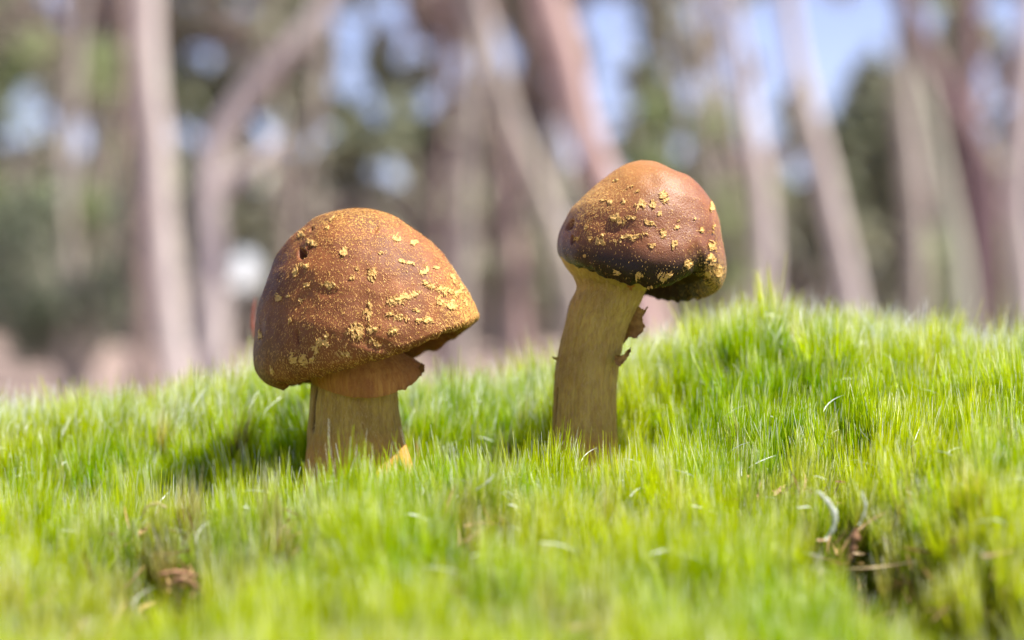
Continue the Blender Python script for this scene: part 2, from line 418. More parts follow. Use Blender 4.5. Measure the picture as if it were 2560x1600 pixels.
# pale hair points shed across the moss
def loose_hairs(n, lo, hi, name, mat, seed, wid, label, crest=False):
    r = np.random.default_rng(seed); Vs = []; Fs = []; off = 0
    for _ in range(n):
        d = r.uniform(.178, .275); px = r.uniform(-100, 2520)
        x = (px - 1209.5) * K * d; y = CAM[1] + d; z = float(tip_height(x, y)) + r.uniform(-.002, .0012)
        Ls = r.uniform(lo, hi); az = r.uniform(0, 6.28); el_ = r.uniform(-.4, .9); bend = r.uniform(-1.6, 1.6)
        if crest:
            d = r.uniform(.250, .272); x = (px - 1209.5) * K * d; y = CAM[1] + d; z = float(tip_height(x, y)) + r.uniform(-.0015, .0018); el_ = r.uniform(1.0, 1.7); bend = r.uniform(-.3, .3)
        s = np.linspace(0, 1, 6); p = [np.array([x, y, z])]
        for k in range(5):
            a = az + bend * s[k]; e = el_ - .5 * s[k]
            p.append(p[-1] + Ls / 5 * np.array([math.cos(a) * math.cos(e), math.sin(a) * math.cos(e), math.sin(e)]))
        wd = wid * r.uniform(.6, 1.3) * np.array([.6, 1, 1, .8, .5, .15])
        v, f = ribbon(np.array(p), wd, np.array([-math.sin(az) * .5, math.cos(az) * .5, .7])); Vs.append(v); Fs.append(f + off); off += len(v)
    link(name, mesh(name, np.concatenate(Vs), np.concatenate(Fs)), mat, kind='stuff', label=label, category='moss hairs')
M['hair'] = mat_plain('silver_hair', (.72, .76, .74), (.85, .88, .88), 600, .3, .3)
loose_hairs(280, .002, .0045, 'moss_hairs', M['hair'], 5, .00014, 'tiny silver curls lying across the tips of the moss')

def dead_hairs(n):
    r = np.random.default_rng(44); Vs = []; Fs = []; off = 0
    for _ in range(n):
        hx, hy, hd, rad, a_ = DEADS[r.integers(0, len(DEADS))]
        q = P(hx, hy, hd); x = q.x + r.normal(0, rad * .6); y = q.y + r.normal(0, rad * .5); z = float(tip_height(x, y)) - r.uniform(.001, .007)
        Ls = r.uniform(.0015, .005); az = r.uniform(0, 6.28); e = r.uniform(-.3, 1.2); b = r.uniform(-1.5, 1.5); p = [np.array([x, y, z])]
        for k in range(5): p.append(p[-1] + Ls / 5 * np.array([math.cos(az + b * k / 5) * math.cos(e), math.sin(az + b * k / 5) * math.cos(e), math.sin(e)]))
        v, f = ribbon(np.array(p), r.uniform(.0002, .0007) * np.array([.4, 1, .9, 1, .7, .2]), np.array([-math.sin(az) * .6, math.cos(az) * .6, .6])); Vs.append(v); Fs.append(f + off); off += len(v)
    link('dead_moss', mesh('dead_moss', np.concatenate(Vs), np.concatenate(Fs)), M['litter'], kind='stuff', label='brown withered moss leaves in the bare patches', category='moss litter')
M['litter'] = mat_plain('withered_leaf', (.16, .08, .03), (.50, .34, .15), 260, .6, .25)
dead_hairs(420)
loose_hairs(2700, .0024, .0050, 'hair_points', M['hair'], 9, .00011, 'fringe of silver hair points along the crest of the moss bank', True)

# ------------------------------------------------------------------ mushroom builders
def resample(pts, n):
    pts = np.array(pts, float); seg = np.linalg.norm(np.diff(pts, axis=0), axis=1); u = np.concatenate([[0], np.cumsum(seg)]); u /= u[-1]
    return cr(u, pts, np.linspace(0, 1, n))
def cr(u, pts, t):
    """smooth (monotone-ish Hermite) interpolation of columns of pts over u"""
    m = np.gradient(pts, u, axis=0)
    i = np.clip(np.searchsorted(u, t) - 1, 0, len(u) - 2); h = (u[i + 1] - u[i]); s = ((t - u[i]) / h)[:, None]; h = h[:, None]
    return (2*s**3-3*s**2+1)*pts[i] + (s**3-2*s**2+s)*h*m[i] + (-2*s**3+3*s**2)*pts[i+1] + (s**3-s**2)*h*m[i+1]
def periodic(deg, ctrl):
    a = np.array([c[0] for c in ctrl], float); v = np.array([c[1] for c in ctrl], float)
    aa = np.concatenate([a - 360, a, a + 360]); vv = np.concatenate([v, v, v])
    m = np.gradient(vv, aa); t = np.asarray(deg) % 360
    i = np.clip(np.searchsorted(aa, t) - 1, 0, len(aa) - 2); h = aa[i + 1] - aa[i]; s = (t - aa[i]) / h
    return (2*s**3-3*s**2+1)*vv[i] + (s**3-2*s**2+s)*h*m[i] + (-2*s**3+3*s**2)*vv[i+1] + (s**3-s**2)*h*m[i+1]
U = K * D0      # metres per traced unit at the mushrooms

def rings_surface(Lp, Rp, NR, NP, ratio, offc, wpow, dy=0.0, yc=None):
    """rings through a left and a right outline; 360 degrees round with real depth.  offc: rim height offsets by angle (270 = towards the lens)"""
    Lp = resample(Lp, NR); Rp = resample(Rp, NR)
    ph = np.linspace(0, 2 * np.pi, NP, endpoint=False); s = np.linspace(0, 1, NR)
    C = (Lp + Rp) / 2; A = (Rp - Lp) / 2; al = np.linalg.norm(A, axis=1)
    x = C[:, 0:1] + A[:, 0:1] * np.cos(ph); yv = C[:, 1:2] + A[:, 1:2] * np.cos(ph)
    off = periodic(np.degrees(ph), offc)
    yv = yv + off[None, :] * (s[:, None] ** wpow)
    depth = al[:, None] * ratio * np.sin(ph)[None, :]
    W = np.stack([(x - 1209.5) * U, np.full_like(x, CAM[1] + D0 + dy) + depth * U, CAM[2] + (756 - yv) * U], -1)
    return W, ph, s
def grid_faces(NR, NP, base=0):
    idx = base + np.arange(NR * NP).reshape(NR, NP); nx = np.roll(idx, -1, axis=1)
    return np.stack([idx[:-1], idx[1:], nx[1:], nx[:-1]], -1).reshape(-1, 4)

def cast(bvh, px, py):
    o = Vector(CAM); dr = (P(px, py, 1.0) - o).normalized()
    h, nrm, i, _ = bvh.ray_cast(o, dr, 2.0)
    if h is None: return None, None
    if nrm.dot(dr) > 0: nrm = -nrm
    return h, nrm

def build_cap(parent, base, Lp, Rp, ratio, offc, wpow, holes, mat, powder_fn, top_fn, bumps, seed, dents=()):
    NR, NP = 190, 420
    W, ph, s = rings_surface(Lp, Rp, NR, NP, ratio, offc, wpow)
    W[0] = W[0].mean(axis=0)
    # margin rolls in and runs up inside
    rim_n = np.array([noise.fractal(Vector((math.cos(a) * 7 + seed, math.sin(a) * 7, 3)), 1, 2, 4) for a in ph])
    W[..., 2] += (np.clip((s - .90) / .10, 0, 1) ** 2)[:, None] * rim_n[None, :] * .00042
    cin = W[-1].mean(axis=0); prev = W[-1]
    extra = []
    for k, (ins, up) in enumerate([(.012, -.00012), (.035, .00008), (.06, .0006), (.09, .0018), (.13, .0032)]):
        q = W[-1] + (cin - W[-1]) * ins; q[:, 2] += up; extra.append(q)
    W = np.concatenate([W, np.array(extra)]); NRt = len(W)
    V = W.reshape(-1, 3)
    F = grid_faces(NRt, NP)
    # relief
    cc = V.mean(axis=0); disp = np.zeros(len(V)); sv = np.repeat(np.concatenate([s, np.full(5, 1.0)]), NP)
    for i, v in enumerate(V):
        disp[i] = noise.fractal(Vector((v[0] * 130 + seed, v[1] * 130, v[2] * 130)), 1, 2, 3) * bumps[0] + noise.noise(Vector((v[0] * 900 + seed, v[1] * 900, v[2] * 900))) * bumps[1]
    me = mesh('cap_tmp', V, F); nrm = np.empty(len(V) * 3, np.float32); me.vertices.foreach_get('normal', nrm); nrm = nrm.reshape(-1, 3)
    if ((V - cc) * nrm).sum() < 0: nrm = -nrm
    V = V + nrm * (disp * np.clip(sv * 6, .2, 1))[:, None]
    tree = BVHTree.FromPolygons([tuple(v) for v in V], [tuple(int(q) for q in f) for f in F[:(NR - 1) * NP]])
    for (hx, hy, ra, rb, ang, dep) in list(holes) + list(dents):
        h, n_ = cast(tree, hx, hy)
        if h is None: continue
        dv = V - np.array(h); ca, sa = math.cos(ang), math.sin(ang)
        a = (dv[:, 0] * ca + dv[:, 2] * sa) / (ra * U); b = (-dv[:, 0] * sa + dv[:, 2] * ca) / (rb * U); cy = dv[:, 1] / (max(ra, rb) * U * 3)
        jag = 1 + .25 * np.sin(3 * np.arctan2(b, a) + hx)
        e = np.exp(-(((a * a + b * b) / jag + cy * cy)) ** 2)
        V = V - np.array(n_) * (e * dep * U)[:, None]
    me = mesh('cap', V, F)
    px = V[:, 0] / (K * D0) + 1209.5; py = 756 - (V[:, 2] - CAM[2]) / (K * D0)
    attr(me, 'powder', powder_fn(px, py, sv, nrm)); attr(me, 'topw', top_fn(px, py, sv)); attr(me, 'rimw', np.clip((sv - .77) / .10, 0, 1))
    tree = BVHTree.FromPolygons([tuple(v) for v in V], [tuple(int(q) for q in f) for f in F[:(NR - 1) * NP]])
    cap = child('cap', me.copy(), mat, parent, base)
    return cap, V, F[:(NR - 1) * NP], nrm, tree, W[NR - 1], sv

def build_gills(parent, base, rim, stem_c, stem_r, up, mat, n=110):
    NP = len(rim); k = 5; NPf = n * 4
    ang = np.linspace(0, NP, NPf, endpoint=False); rimf = rim[(ang.astype(int)) % NP] * (1 - (ang % 1))[:, None] + rim[(ang.astype(int) + 1) % NP] * (ang % 1)[:, None]
    cin = rim.mean(axis=0); th = np.arctan2(rimf[:, 1] - cin[1], rimf[:, 0] - cin[0])
    inner = np.stack([stem_c[0] + stem_r * np.cos(th), stem_c[1] + stem_r * np.sin(th), np.full(NPf, stem_c[2])], -1)
    pl = np.tile([0, 1, 0, -1], n) * .00028
    rows = []
    for q in np.linspace(0, 1, 12):
        r0 = rimf + (cin - rimf) * .12; r = r0 * (1 - q) + inner * q; r[:, 2] += up * math.sin(q * math.pi) + .0022 * (1 - q)
        r[:, 2] += pl * (1 if 0 < q < 1 else .3) * 2; rows.append(r)
    me = mesh('gills', np.array(rows).reshape(-1, 3), grid_faces(12, NPf))
    child('gills', me, mat, parent, base)

def fibre_strip(p0, d0, n0, L, w, lift, curl, r):
    """thin tapered fibre that starts on the skin and lifts off it"""
    side = d0.cross(n0).normalized(); pts = []; p = p0.copy(); d = d0.copy()
    ns = 4
    for k in range(ns):
        pts.append(np.array(p)); d = (d + n0 * lift * r.uniform(.2, 1) + side * curl * .4).normalized(); p = p + d * (L / (ns - 1))
    wd = w * np.array([1, .95, .7, .15]); v, f = ribbon(np.array(pts), wd, np.array(side)); return v, f

def build_scale(cap, base, tree, cx, cy, ln, wd, ang, mat, seed, dens=1.0, name='scale'):
    """one shaggy flake of the broken veil: small ragged pads and a spray of fibres lying on the cap. sizes in traced units"""
    r = np.random.default_rng(seed); h, n = cast(tree, cx, cy)
    if h is None: return
    ca, sa = math.cos(ang), math.sin(ang); Vs = []; Fs = []; off = 0
    def on(u, v):
        hh, nn = cast(tree, cx + u * ca - v * sa, cy + u * sa + v * ca)
        if hh is None: return None, None
        if (hh - h).length > max(ln, wd) * U * 2.5: return None, None
        return hh, nn
    # ragged pad: cells of a fine net over the skin, kept where a stretched noise says so
    main = r.normal(1.6, .35) if r.random() < .6 else r.normal(ang, .3)
    st = 1.25; nu = int(ln * 1.15 / st) + 1; nv = int(wd * 1.15 / st) + 1; so_ = r.uniform(0, 50)
    vid = {}; pv = []; fc = []
    cm, sm = math.cos(main - ang), math.sin(main - ang)
    def vert(i, j):
        if (i, j) not in vid:
            u = (i - nu / 2) * st + r.normal(0, .22); v = (j - nv / 2) * st + r.normal(0, .22); hh, nn = on(u, v)
            if hh is None: vid[(i, j)] = None
            else:
                lf = .00005 + .00022 * max(0, noise.noise(Vector((u * .16 + so_, v * .16, 7)))) + .00004 * r.random()
                vid[(i, j)] = len(pv); pv.append(np.array(hh + nn * lf))
        return vid[(i, j)]
    spine = [(0, 0)]
    for i in range(nu):
        for j in range(nv):
            u = (i + .5 - nu / 2) * st; v = (j + .5 - nv / 2) * st; e = 1 - (u / (ln * .5)) ** 2 - (v / (wd * .5)) ** 2
            a_ = u * cm + v * sm; b_ = -u * sm + v * cm
            val = e * .62 + noise.noise(Vector((a_ * .07 + so_, b_ * .30, 1))) * .75 + noise.noise(Vector((u * .09 + so_, v * .09, 4))) * .8
            if val > .35:
                q4 = [vert(i, j), vert(i + 1, j), vert(i + 1, j + 1), vert(i, j + 1)]
                if None not in q4: fc.append(q4)
                if r.random() < .12: spine.append((u, v))
    if fc: Vs.append(np.array(pv)); Fs.append(np.array(fc)); off += len(pv)
    npad = len(spine)
    nf = int(dens * (3 + ln * wd / 40))
    for _ in range(nf):
        u0, v0 = spine[r.integers(0, npad)]; u = u0 + r.normal(0, .03) * ln; v = v0 + r.normal(0, .03) * wd
        hh, nn = on(u, v)
        if hh is None: continue
        a = r.uniform(0, 6.28) if r.random() < .08 else r.normal(main, .38) + (math.pi if r.random() < .4 else 0)
        dpx = P(cx + 4 * math.cos(a), cy + 4 * math.sin(a), D0) - P(cx, cy, D0); d0 = (dpx - nn * dpx.dot(nn))
        if d0.length < 1e-9: continue
        d0.normalize(); L = r.uniform(.2, .6) * min(max(ln, wd) * .5, 16) * U + .0001
        v_, f_ = fibre_strip(hh + nn * .00005, d0, nn, L, r.uniform(.00006, .00013), r.uniform(.0, .25), r.uniform(-.6, .6), r)
        Vs.append(v_); Fs.append(f_ + off); off += len(v_)
    if not Vs: return
    faces = [tuple(dict.fromkeys(int(q) for q in f)) for f in np.concatenate(Fs)]
    me = mesh('scale', np.concatenate(Vs), faces, False)
    o = child(name, me, mat, cap, base); md = o.modifiers.new('thick', 'SOLIDIFY'); md.thickness = .00005; md.offset = 0

def build_fuzz(cap, base, V, F, nrm, n, mat, seed, dens_fn, L=(.00015, .0005), w=(.00004, .00008), lift=(.05, .5), name='fibrils'):
    r = np.random.default_rng(seed); NP = 420
    a = V[F[:, 0]]; b = V[F[:, 1]]; c = V[F[:, 2]]; area = np.linalg.norm(np.cross(b - a, c - a), axis=1)
    cen = (a + c) / 2; ii = r.choice(len(F), n * 2, p=area / area.sum())
    px = cen[ii, 0] / (K * D0) + 1209.5; py = 756 - (cen[ii, 2] - CAM[2]) / (K * D0)
    ii = ii[r.random(len(ii)) < dens_fn(px, py)][:n]; n = len(ii)
    u = r.random((n, 1)); v = r.random((n, 1)); p = a[ii] + (b[ii] - a[ii]) * u + (V[F[ii, 3]] - a[ii]) * v
    nn = nrm[F[ii, 0]]; dn = b[ii] - a[ii]; dn /= np.linalg.norm(dn, axis=1)[:, None] + 1e-12
    sd = np.cross(dn, nn); sd /= np.linalg.norm(sd, axis=1)[:, None] + 1e-12
    d = dn + sd * r.normal(0, .45, (n, 1)); d /= np.linalg.norm(d, axis=1)[:, None]
    ll = r.uniform(*L, (n, 1)); ww = r.uniform(*w, (n, 1)); lf = r.uniform(*lift, (n, 1))
    sd = np.cross(d, nn); p = p + nn * .00001
    mid = p + d * ll * .5 + nn * lf * ll * .4; tip = p + d * ll * .9 + nn * lf * ll
    Vv = np.stack([p - sd * ww / 2, p + sd * ww / 2, mid + sd * ww / 2, mid - sd * ww / 2, tip], 1).reshape(-1, 3)
    k = np.arange(n)[:, None] * 5
    T3 = np.concatenate([k + [0, 1, 2], k + [0, 2, 3], k + [3, 2, 4]], 0)
    me = mesh(name, Vv, T3, False)
    child(name, me, mat, cap, base, kind='stuff')

def build_stem(parent, base, Lp, Rp, mat, ratio=.95, seed=0, split=None):
    NR, NP = 130, 260
    W, ph, s = rings_surface(Lp, Rp, NR, NP, ratio, [(0, 0), (90, 0), (180, 0), (270, 0)], 1)
    V = W.reshape(-1, 3); C = W.mean(axis=1)[:, None, :]
    rad = (W - C); rl = np.linalg.norm(rad, axis=2, keepdims=True)
    A = np.broadcast_to(ph, (NR, NP))
    g = np.array([[noise.fractal(Vector((math.cos(a) * 3 + seed, math.sin(a) * 3, k * .012)), 1, 2, 4) for a in ph] for k in range(NR)])
    f = np.array([[noise.noise(Vector((math.cos(a) * 14 + seed, math.sin(a) * 14, k * .05))) for a in ph] for k in range(NR)])
    sc_ = 1 + (g * .045 + f * .022)[..., None]
    W = C + rad * sc_
    cut = np.zeros((NR, NP))
    if split:
        (a0, w0, t0, t1, dep) = split; da = np.abs((np.degrees(A) - a0 + 180) % 360 - 180)
        e = np.exp(-(da / w0) ** 4) * np.clip((s[:, None] - t0) / .04, 0, 1) * np.clip((t1 - s[:, None]) / .05, 0, 1)
        W = C + (W - C) * (1 - dep * e)[..., None]; cut = np.clip(e * 1.3, 0, 1)
    me = mesh('stem', W.reshape(-1, 3), grid_faces(NR, NP)); V = W.reshape(-1, 3)
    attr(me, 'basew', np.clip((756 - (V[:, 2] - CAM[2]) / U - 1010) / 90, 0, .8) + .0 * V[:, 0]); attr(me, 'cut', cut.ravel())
    st = child('stem', me.copy(), mat, parent, base)
    me2 = me; nr = np.empty(len(V) * 3, np.float32); me2.vertices.foreach_get('normal', nr); nr = nr.reshape(-1, 3)
    rr_ = (W - W.mean(axis=1)[:, None, :]).reshape(-1, 3)
    if (nr * rr_).sum() < 0: nr = -nr
    tree = BVHTree.FromPolygons([tuple(v) for v in V], [tuple(int(q) for q in f_) for f_ in grid_faces(NR, NP)])
    return st, V, grid_faces(NR, NP), nr, tree

def ragged_sheet(outline, d, thick, seed, name, mat, parent, base, bend=.0006, label=None):
    """a torn scrap of membrane: fan mesh with jagged outline, thickness and a bend in depth"""
    r = np.random.default_rng(seed); pts = []
    n = len(outline)
    for i in range(n):
        a = np.array(outline[i], float); b = np.array(outline[(i + 1) % n], float)
        for t in (0, .25, .5, .75):
            q = a + (b - a) * t; 
            if t: q = q + r.normal(0, 1.3, 2)
            pts.append(q)
    pts = np.array(pts); c = pts.mean(axis=0); m = len(pts)
    rows = [c + (pts - c) * k for k in (1, .66, .33)]
    V = []
    for sgn in (-1, 1):
        for R0 in rows:
            for q in R0:
                w_ = P(q[0], q[1], d); u = (q - c) / 30
                w_.y += bend * (math.sin(u[0] * 2 + seed) + u[1] * .8) + sgn * thick / 2; V.append(w_)
        w_ = P(c[0], c[1], d); w_.y += sgn * thick / 2 + bend * math.sin(seed); V.append(w_)
    F = []; S = 3 * m + 1
    for sgn, o in ((0, 0), (1, S)):
        for k in range(2):
            for i in range(m):
                j = (i + 1) % m; F.append((o + k * m + i, o + k * m + j, o + (k + 1) * m + j, o + (k + 1) * m + i))
        for i in range(m): F.append((o + 2 * m + i, o + 2 * m + (i + 1) % m, o + 3 * m))
    for i in range(m): F.append((i, (i + 1) % m, S + (i + 1) % m, S + i))
    me = mesh(name, V, F)
    o = child(name, me, mat, parent, base)
    if label: o['label'] = label
    return o

Z1 = lambda x, y: ((600 + x / 2.908) * .945, (480 + y / 2.908) * .945)
Z2 = lambda x, y: ((1340 + x / 3.515) * .945, (370 + y / 3.515) * .945)
Z3 = lambda x, y: ((600 + x / 3.78) * .945, (880 + y / 3.78) * .945)
Z4 = lambda x, y: ((1300 + x / 2.7) * .945, (680 + y / 2.7) * .945)

# ---------------- the squat mushroom on the left
b1 = P(850, 1160, D0); m1 = thing('mushroom', 'squat brown mushroom with broad domed cap tilted low over a thick short stem', 'mushroom', b1)
L1 = [(865, 492), (830, 493), (790, 500), (745, 518), (705, 549), (670, 590), (645, 634), (625, 685), (611, 740), (605, 790), (603, 838), (611, 873), (632, 901), (668, 915)]
R1 = [(865, 492), (900, 498), (940, 512), (980, 536), (1018, 568), (1050, 604), (1076, 640), (1096, 672), (1111, 700), (1121, 721), (1128, 737), (1131, 745), (1128, 753), (1120, 758)]
off1 = [(0, 0), (30, 20), (60, 34), (90, 30), (140, 12), (180, 0), (215, 2), (245, 8), (270, 14), (300, 12), (330, 6)]
def pow1(px, py, s, n): return np.clip(  .47 + .32 * np.clip((600 - py) / 120, 0, 1) + .35 * np.clip((px - 1000) / 120, 0, 1) - .10 * np.clip((760 - px) / 100, 0, 1), 0, 1.2)
cap1, V1, F1, n1_, tree1, rim1, sv1 = build_cap(m1, b1, L1, R1, .97, off1, 2.5,
    [(*Z1(450, 445), 9, 13, .5, 22), (*Z1(522, 268), 4.5, 5, 0, 10), (*Z1(415, 1060), 4, 16, .1, 8), (*Z1(505, 400), 6, 6, 0, 7)], M['cap1'], pow1, lambda px, py, s: np.zeros(len(px)), (.0004, .00003), 3.3,
    dents=[(*Z1(980, 265), 8, 9, 0, 3), (*Z1(640, 720), 16, 16, 0, 3), (*Z1(1010, 1120), 50, 14, -.3, 4)])
S1 = [(760, 440, 80, 66, .3), (525, 365, 80, 45, .1), (445, 305, 56, 74, 1.2), (470, 528, 66, 46, 0), (405, 585, 36, 105, .25), (248, 485, 66, 60, 0), (655, 675, 115, 50, 0), (965, 600, 70, 105, 0),
      (820, 615, 36, 44, 0), (1145, 335, 62, 56, 0), (1262, 372, 60, 36, 0), (1205, 508, 140, 24, .25), (1335, 578, 92, 36, -.15), (1425, 552, 44, 22, 0), (1545, 628, 26, 70, -.5), (1190, 765, 270, 56, -.32),
      (1110, 790, 90, 50, .2), (1390, 690, 130, 40, .5), (1520, 725, 190, 56, .15), (1540, 825, 90, 70, 0), (930, 865, 60, 120, .15), (845, 1010, 140, 105, .2), (970, 992, 130, 40, -.25), (1105, 1012, 80, 46, 0),
      (1170, 910, 130, 40, .1), (1345, 935, 130, 44, -.1), (605, 1085, 110, 76, -.1), (545, 1145, 50, 60, 0), (388, 1215, 50, 92, -.3), (465, 1220, 62, 100, 0), (525, 1225, 40, 60, -.3), (280, 765, 52, 62, .3), (435, 795, 26, 64, 0),
      (485, 685, 40, 36, 0), (348, 752, 26, 50, 0), (368, 925, 26, 60, 0), (228, 1285, 26, 74, -.2), (760, 1175, 100, 36, .2), (980, 1092, 80, 46, .3), (680, 192, 70, 26, -.7), (1290, 860, 60, 30, 0), (850, 555, 30, 30, 0), (1022, 440, 36, 26, 0), (145, 1030, 30, 60, 0),
      (1610, 690, 30, 60, -.4), (1640, 800, 40, 60, -.5), (640, 260, 34, 24, 0), (1450, 790, 50, 60, 0), (1100, 890, 60, 30, 0)]
for k, (zx, zy, l, w_, a) in enumerate(S1):
    cx, cy = Z1(zx, zy); build_scale(cap1, b1, tree1, cx, cy, l * .37, w_ * .37, a, M['fibre'], 1000 + k, 1.0)
build_fuzz(cap1, b1, V1, F1, n1_, 19000, M['fibre_fine'], 11, lambda px, py: np.clip(.35 + .6 * np.clip((620 - py) / 130, 0, 1) + .6 * np.clip((px - 1000) / 110, 0, 1) + .5 * np.clip((py - 790) / 60, 0, 1), 0, 1), L=(.00012, .00042), w=(.00003, .00007))
build_gills(m1, b1, rim1, np.array(P(842, 800, D0)), .0058, .002, M['gill'])
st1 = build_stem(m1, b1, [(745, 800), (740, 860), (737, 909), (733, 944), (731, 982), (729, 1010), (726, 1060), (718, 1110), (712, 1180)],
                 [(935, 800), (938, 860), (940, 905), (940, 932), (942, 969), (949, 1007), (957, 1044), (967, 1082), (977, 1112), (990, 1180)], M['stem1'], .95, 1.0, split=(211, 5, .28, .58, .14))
build_fuzz(st1[0], b1, st1[1], st1[2], st1[3], 6000, M['stem_fibre'], 12, lambda px, py: np.full(len(px), .6), L=(.0003, .0011), w=(.00003, .00006), lift=(0, .2))
# skirt-like veil under the left cap
def veil1():
    NR, NP = 46, 220
    ph = np.linspace(0, 2 * np.pi, NP, endpoint=False); dg = np.degrees(ph)
    top = np.stack([842 + 96 * np.cos(ph), 826 + 0 * ph, 96 * np.sin(ph) * .95], -1)
    bx = 871 + 131 * np.cos(ph); byy = periodic(dg, [(0, 866), (15, 878), (45, 880), (90, 875), (135, 885), (180, 905), (205, 909), (235, 923), (262, 934), (285, 933), (310, 917), (330, 899), (348, 880)])
    jag = np.array([noise.fractal(Vector((math.cos(a) * 9, math.sin(a) * 9, 2)), 1, 2, 3) for a in ph]) * 6.5 * (1 + .6 * np.sin(ph * 31 + 2 * np.sin(ph * 7))) * np.clip(np.cos(ph - .2) * 1.4, .2, 1) 
    bot = np.stack([bx, byy + jag, 128 * np.sin(ph) * .95], -1)
    rows = []
    for t in np.linspace(0, 1, NR):
        bulge = 14 * math.sin(math.pi * t) ** 1.0
        q = top * (1 - t) + bot * t; q = q.copy(); q[:, 0] += np.cos(ph) * bulge; q[:, 2] += np.sin(ph) * bulge; q[:, 1] += 6 * math.sin(math.pi * t)
        pleat = np.array([noise.noise(Vector((math.cos(a) * 22, math.sin(a) * 22, t * .6))) for a in ph]); q[:, 0] += np.cos(ph) * pleat * 2.4; q[:, 2] += np.sin(ph) * pleat * 2.4
        rows.append(q)
    for sh in (.3, .8):   # rolled edge
        q = rows[-1].copy(); q[:, 0] -= np.cos(ph) * 4 * sh; q[:, 2] -= np.sin(ph) * 4 * sh; q[:, 1] -= 3 * sh; rows.append(q)
    Q = np.array(rows); W = np.stack([(Q[..., 0] - 1209.5) * U, CAM[1] + D0 + Q[..., 2] * U, CAM[2] + (756 - Q[..., 1]) * U], -1)
    me = mesh('veil', W.reshape(-1, 3), grid_faces(NR + 2, NP))
    v = child('veil', me, M['veil'], m1, b1); md = v.modifiers.new('thick', 'SOLIDIFY'); md.thickness = .00018
    return v
v1 = veil1()
o = ragged_sheet([Z3(1560, 260), Z3(1650, 170), Z3(1690, 170), Z3(1715, 140), Z3(1722, 95), Z3(1748, 150), Z3(1740, 190), Z3(1700, 215), Z3(1655, 265), Z3(1610, 290), Z3(1565, 330), Z3(1520, 330)], D0 - .001, .00014, 3, 'tatter', M['tatter'], v1, (0, 0, 0)); o.parent = v1; o.location = -Vector(b1)

# ---------------- the taller mushroom on the right
b2 = P(1382, 1150, D0); m2 = thing('mushroom', 'taller slender mushroom with glossy conical cap and long leaning fibrous stem', 'mushroom', b2)
L2 = [(1514, 378), (1481, 387), (1452, 403), (1428, 421), (1401, 443), (1374, 468), (1355, 489), (1339, 516), (1325, 543), (1318, 565), (1316, 586), (1319, 604), (1328, 616), (1342, 624)]
R2 = [(1514, 378), (1551, 382), (1576, 390), (1602, 401), (1629, 414), (1651, 433), (1670, 457), (1683, 479), (1691, 500), (1700, 533), (1707, 578), (1714, 618), (1715, 645), (1710, 668), (1698, 686), (1682, 692)]
off2 = [(0, 0), (30, 18), (60, 32), (90, 26), (140, 4), (180, 0), (215, 6), (240, 14), (262, 20), (282, 20), (296, -6), (312, -34), (330, -18)]
def pow2(px, py, s, n): return np.clip(.42 + .5 * np.clip((1500 - px) / 150, 0, 1) * np.clip((560 - py) / 80, 0, 1) + .4 * np.clip((py - 600) / 40, 0, 1) * np.clip((px - 1620) / 50, 0, 1) - .3 * np.clip((py - 580) / 30, 0, 1) * np.clip((1600 - px) / 60, 0, 1), 0, 1.2)
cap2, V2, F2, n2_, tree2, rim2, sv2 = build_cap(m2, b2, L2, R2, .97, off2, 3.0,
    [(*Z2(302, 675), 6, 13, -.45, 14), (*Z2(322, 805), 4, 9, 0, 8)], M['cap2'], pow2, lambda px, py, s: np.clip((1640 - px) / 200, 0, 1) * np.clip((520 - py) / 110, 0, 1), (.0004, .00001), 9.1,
    dents=[(*Z2(1300, 700), 26, 18, .5, 1), (*Z2(1410, 1000), 18, 40, .2, 7), (*Z2(720, 700), 30, 14, 0, 2)])
S2 = [(925, 490, 100, 96, 0), (1035, 502, 84, 84, 0), (1125, 440, 90, 120, 0), (715, 620, 160, 80, .2), (830, 622, 110, 46, -.1), (985, 650, 104, 60, .7), (1120, 745, 50, 112, .1), (782, 768, 76, 50, 0),
      (856, 790, 110, 66, 0), (925, 760, 130, 24, -.1), (705, 818, 92, 32, 0), (1022, 855, 62, 64, 0), (1215, 852, 66, 82, -.6), (565, 812, 100, 100, 0), (600, 462, 74, 26, 0), (822, 345, 70, 22, -.6), (895, 378, 52, 22, -.3),
      (700, 292, 66, 26, 0), (1330, 1022, 92, 90, 0), (1130, 1130, 130, 84, 0), (915, 1122, 84, 84, 0), (715, 1088, 84, 50, 0), (1000, 1222, 56, 34, 0), (1552, 700, 60, 84, 0), (1550, 860, 70, 126, 0), (1530, 985, 90, 120, 0),
      (1605, 1092, 80, 120, 0), (1500, 1095, 90, 90, 0), (345, 800, 72, 40, 0), (1545, 512, 40, 100, 0), (775, 472, 46, 46, 0), (650, 480, 60, 40, 0), (1230, 700, 50, 40, 0), (480, 800, 50, 50, 0), (440, 690, 50, 40, 0), (1085, 580, 50, 50, 0), (1455, 720, 40, 50, 0), (430, 960, 26, 44, 0), (1250, 640, 34, 30, 0), (1390, 620, 34, 24, 0)]
for k, (zx, zy, l, w_, a) in enumerate(S2):
    cx, cy = Z2(zx, zy); build_scale(cap2, b2, tree2, cx, cy, l * .28, w_ * .28, a, M['fibre'], 2000 + k, .7)
for k, (zx, zy, l, w_) in enumerate([(1312, 218, 56, 30), (1160, 160, 50, 24), (1210, 178, 40, 20)]):
    cx, cy = Z2(zx, zy); build_scale(cap2, b2, tree2, cx, cy, l * .27, w_ * .27, .3, M['fibre_dark'], 2100 + k, 1)
